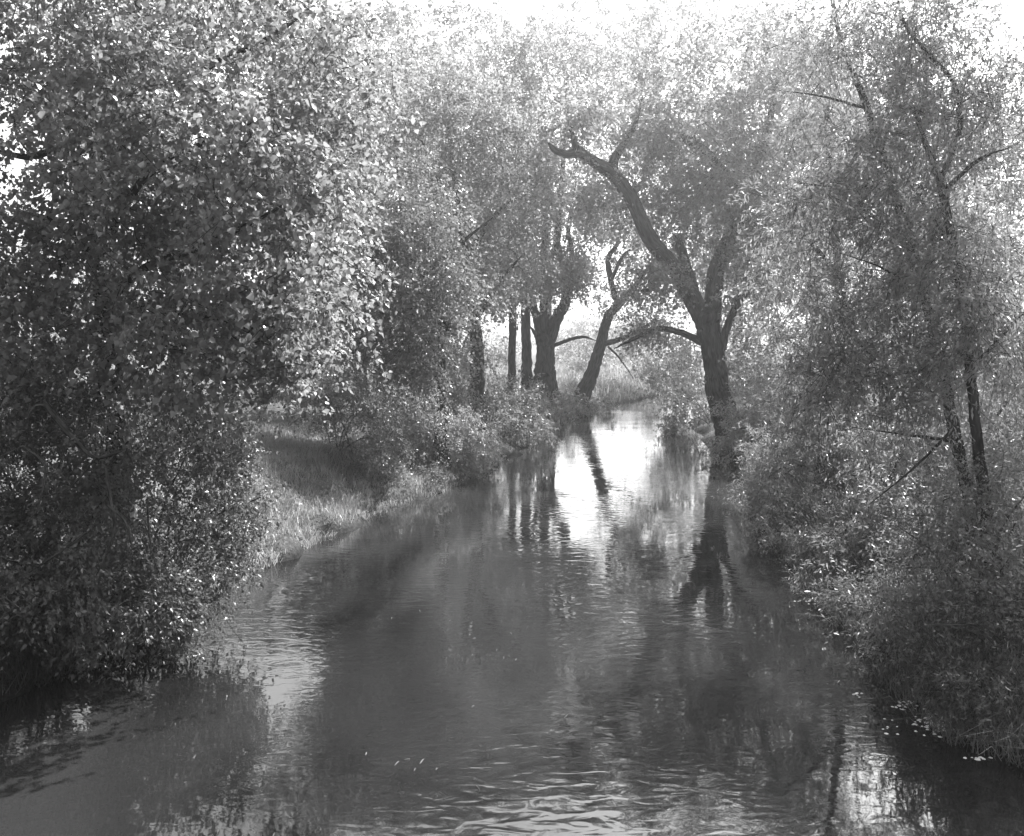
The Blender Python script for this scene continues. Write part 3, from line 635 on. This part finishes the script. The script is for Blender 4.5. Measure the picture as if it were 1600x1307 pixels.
shrub('leafy_shrub', 'dark shrub of fine crossing stems in the lower right corner',
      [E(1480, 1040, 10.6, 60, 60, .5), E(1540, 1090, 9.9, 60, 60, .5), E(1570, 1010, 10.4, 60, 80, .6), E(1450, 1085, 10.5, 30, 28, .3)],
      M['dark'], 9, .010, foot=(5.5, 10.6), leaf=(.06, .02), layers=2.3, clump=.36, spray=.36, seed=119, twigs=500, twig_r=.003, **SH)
# far bushes round the meadow
FB = [(768, 546, 95, 42, 22, 'faint bush in the light behind the thin left trunks'), (905, 555, 92, 40, 22, 'pale far bush left of the sunlit opening'), (1000, 560, 84, 34, 24, 'pale far bush at the river bend under the leaning tree limb'), (1062, 545, 70, 34, 36, 'hazy bush behind the bend on the right'),
      (900, 535, 118, 60, 34, 'faint bush left in the bright opening behind the leaning trunk'), (985, 528, 125, 55, 36, 'faint taller bush right of the leaning trunk in the opening'), (950, 525, 150, 60, 30, 'faint bush farthest off in the bright opening'), (1110, 570, 62, 60, 40, 'hazy bush behind the big forked trunk'), (670, 560, 60, 70, 40, 'dim far bush behind the left belt'), (1230, 560, 58, 90, 50, 'dim far bush behind the right bank shrubs'), (1400, 560, 50, 110, 60, 'dim far bush beyond the near right willows')]
for i, (px, py, D, rx, ry, lab) in enumerate(FB):
    shrub('far_bush', lab, [E(px, py, D, rx, ry, rx * D / F * .7), E(px + rx * .5, py + ry * .3, D - 1, rx * .6, ry * .7, rx * D / F * .5)], M['far'], 5, .03,
          leaf=(.22, .15), layers=2.0, clump=1.3, spray=.9, seed=130 + i, gap=.15, group='far bushes round the meadow')

# ------------------------------------------------------------------ stump by the right bank, dead limb in the crown
def lathe_wood(name, label, cat, pts, mat, sides=24, rough=.08):
    base = np.array([pts[0][0], pts[0][1], gz(pts[0][0], pts[0][1])])
    root = bpy.data.objects.new(name, None); COL.objects.link(root); root.location = base
    tag(root, label, cat)
    W_ = Wood(); W_.tube(catmull(np.array(pts), 5), sides, rough, 2.2)
    W_.build('trunk', mat, root, base)
    return root
a = P(1157, 745, 29); a2 = P(1156, 712, 29)
st = lathe_wood('tree_stump', 'dark cut stump standing at the water edge below the right bank shrubs', 'stump',
                [(a[0], a[1], -.35, .21), (a[0], a[1], .2, .2), (a2[0], a2[1], a2[2], .17)], M['bark_dark'])

# ------------------------------------------------------------------ grass
def grass(name, label, cat, pts, h, wdt, mat, lean, seed, parent=None):
    rng = np.random.default_rng(seed)
    n = len(pts)
    ang = rng.random(n) * 2 * np.pi
    hh = h * (.45 + .8 * rng.random(n)) * (1 + .8 * noise3(pts, 1.5, seed + 2)).clip(.2)
    side = np.stack([np.cos(ang), np.sin(ang), np.zeros(n)], -1) * (wdt * (.6 + .8 * rng.random(n)))[:, None]
    ln = rng.normal(0, lean, (n, 3)); ln[:, 2] = 0
    p0 = pts; mid = p0 + np.stack([np.zeros(n), np.zeros(n), hh * .6], -1) + ln * (hh * .35)[:, None]
    tip = p0 + np.stack([np.zeros(n), np.zeros(n), hh * (.95 - .5 * lean)], -1) + ln * (hh * 1.0)[:, None]
    V = np.stack([p0 - side, p0 + side, mid - side * .7, mid + side * .7, tip], 1).reshape(-1, 3)
    T = (np.array([(0, 1, 3), (0, 3, 2), (2, 3, 4)])[None] + (np.arange(n) * 5)[:, None, None]).reshape(-1, 3)
    tint = np.repeat(np.clip(.5 + .5 * noise3(p0, 2.2, seed) * .8 + rng.normal(0, .2, n), 0, 1), 3)
    o = obj(name, mesh_from(name, V, T, mat, False, tint=tint), parent)
    TOTAL[0] += len(T)
    return tag(o, label, cat, kind='stuff')

def scatter(n, x0, x1, y0, y1, seed, cond):
    rng = np.random.default_rng(seed)
    x = x0 + (x1 - x0) * rng.random(n * 4); y = y0 + (y1 - y0) * rng.random(n * 4)
    s = shore(x, y); ok = cond(x, y, s) & (noise3(np.stack([x, y, x * 0], -1), 1.6, seed) > -.75)
    x, y = x[ok][:n], y[ok][:n]
    return np.stack([x, y, ground_z(x, y) - .03], -1)
mid_x = lambda y: np.interp(y, [0, 11, 24, 40, 63, 90], [-.5, -.6, 1.5, 4.5, 9, 40])
grass('bank_grass', 'pale grass on the sunlit left slope down to the water', 'grass',
      scatter(52000, -9, 0, 13, 34, 201, lambda x, y, s: (s > -.12) & (s < 4.2) & (x < mid_x(y))), .32, .006, M['grass'], .6, 201)
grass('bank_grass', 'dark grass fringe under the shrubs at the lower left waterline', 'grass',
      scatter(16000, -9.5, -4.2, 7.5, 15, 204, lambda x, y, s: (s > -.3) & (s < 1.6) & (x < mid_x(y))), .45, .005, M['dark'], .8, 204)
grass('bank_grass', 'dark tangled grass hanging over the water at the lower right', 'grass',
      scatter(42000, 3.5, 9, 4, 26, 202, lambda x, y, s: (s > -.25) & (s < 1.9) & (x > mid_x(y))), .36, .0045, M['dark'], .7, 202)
grass('meadow_grass', 'pale tall grass on the meadow at the far bend', 'grass',
      scatter(22000, -4, 32, 48, 120, 203, lambda x, y, s: (s > -.1) & (s < 30)), .75, .03, M['meadow'], .4, 203)

# ------------------------------------------------------------------ what floats on the stream
def W0(px, py, z=.004):
    D = F * H / (py - HOR); return np.array([(px - 800) / F * D, D, z])
rng = np.random.default_rng(9)
def bits(spots):
    V, T, n = [], [], 0
    for (c, r) in spots:
        k = 6; th = np.linspace(0, 2 * np.pi, k, endpoint=False) + rng.random()
        rr_ = r * (.6 + .6 * rng.random(k))
        ring = np.stack([c[0] + np.cos(th) * rr_, c[1] + np.sin(th) * rr_, np.full(k, .002)], -1)
        V += [ring, np.array([[c[0], c[1], .004 + r * .35]])]
        T += [(n + i, n + (i + 1) % k, n + k) for i in range(k)]; n += k + 1
    return np.vstack(V), np.array(T)
sp = []
for px, py, sx, sy, k in [(1470, 1132, 22, 8, 90), (1455, 1128, 10, 5, 30), (1418, 1098, 8, 3, 16), (1408, 1106, 8, 2, 10), (1390, 1135, 6, 7, 8), (1258, 893, 8, 3, 12), (1300, 920, 8, 3, 8), (1290, 940, 26, 2, 10), (1340, 1085, 5, 3, 6), (1530, 1186, 12, 2, 10)]:
    for _ in range(k): sp.append((W0(px + rng.normal(0, sx), py + rng.normal(0, sy)), .010 + .016 * rng.random()))
V, T = bits(sp); tag(obj('foam', mesh_from('foam', V, T, M['foam'])), 'white foam and floating specks caught along the right waterline', 'foam', kind='stuff')
FL = [(741, 998), (760, 1010), (776, 1016), (781, 1018), (798, 990), (779, 992), (738, 1024), (750, 1028), (787, 1028), (801, 1030), (806, 1031), (747, 1080), (703, 970), (726, 953), (656, 955), (636, 1187), (659, 1190), (620, 1193), (648, 1203), (682, 1202),
      (747, 1232), (590, 1178), (572, 1178), (571, 1222), (1155, 1120), (1152, 1125), (1172, 925), (1280, 1055), (1310, 1066), (552, 1002), (612, 966), (832, 1126), (884, 1120), (830, 1170), (739, 1104), (865, 1106), (1133, 949), (1395, 1190), (1036, 972), (936, 892)]
fm = None
for i, (px, py) in enumerate(FL[::2] + FL[15:21:2]):
    if fm is None:
        th = np.linspace(0, 2 * np.pi, 8, endpoint=False)
        ring = np.stack([np.cos(th) * .006, np.sin(th) * .045, np.zeros(8)], -1); V = np.vstack([ring, ring * .6 + [0, 0, .006], [[0, 0, .008]]])
        T = []
        for k in range(8):
            j = (k + 1) % 8; T += [(k, j, 8 + j), (k, 8 + j, 8 + k), (8 + k, 8 + j, 16)]
        fm = mesh_from('floating_fleck', V, np.array(T), M['fluff'])
    o = bpy.data.objects.new('floating_fleck', fm); COL.objects.link(o); o.location = W0(px, py, .001); o.rotation_euler = (0, 0, rng.normal(-.25, .35))
    o.scale = (.5 + .6 * rng.random(), .5 + .9 * rng.random(), 1)
    tag(o, 'small pale fleck drifting on the open dark water', 'fleck', 'flecks drifting on the stream')

# ------------------------------------------------------------------ air
hz, N, L = new_mat('hazy_air')
pv = N.new('ShaderNodeVolumePrincipled'); pv.inputs['Color'].default_value = g(.95); pv.inputs['Density'].default_value = .0010; pv.inputs['Anisotropy'].default_value = .72
o = N.new('ShaderNodeOutputMaterial'); L.new(pv.outputs[0], o.inputs['Volume'])
x0, x1, y0, y1, z0, z1 = -400, 400, -60, 620, -2.2, 42
V = np.array([(x, y, z) for z in (z0, z1) for y in (y0, y1) for x in (x0, x1)])
Q = np.array([(0, 2, 3, 1), (4, 5, 7, 6), (0, 1, 5, 4), (2, 6, 7, 3), (0, 4, 6, 2), (1, 3, 7, 5)])
tag(obj('haze', mesh_from('haze', V, Q, hz)), kind='stuff')
print('leaf triangles', TOTAL[0])
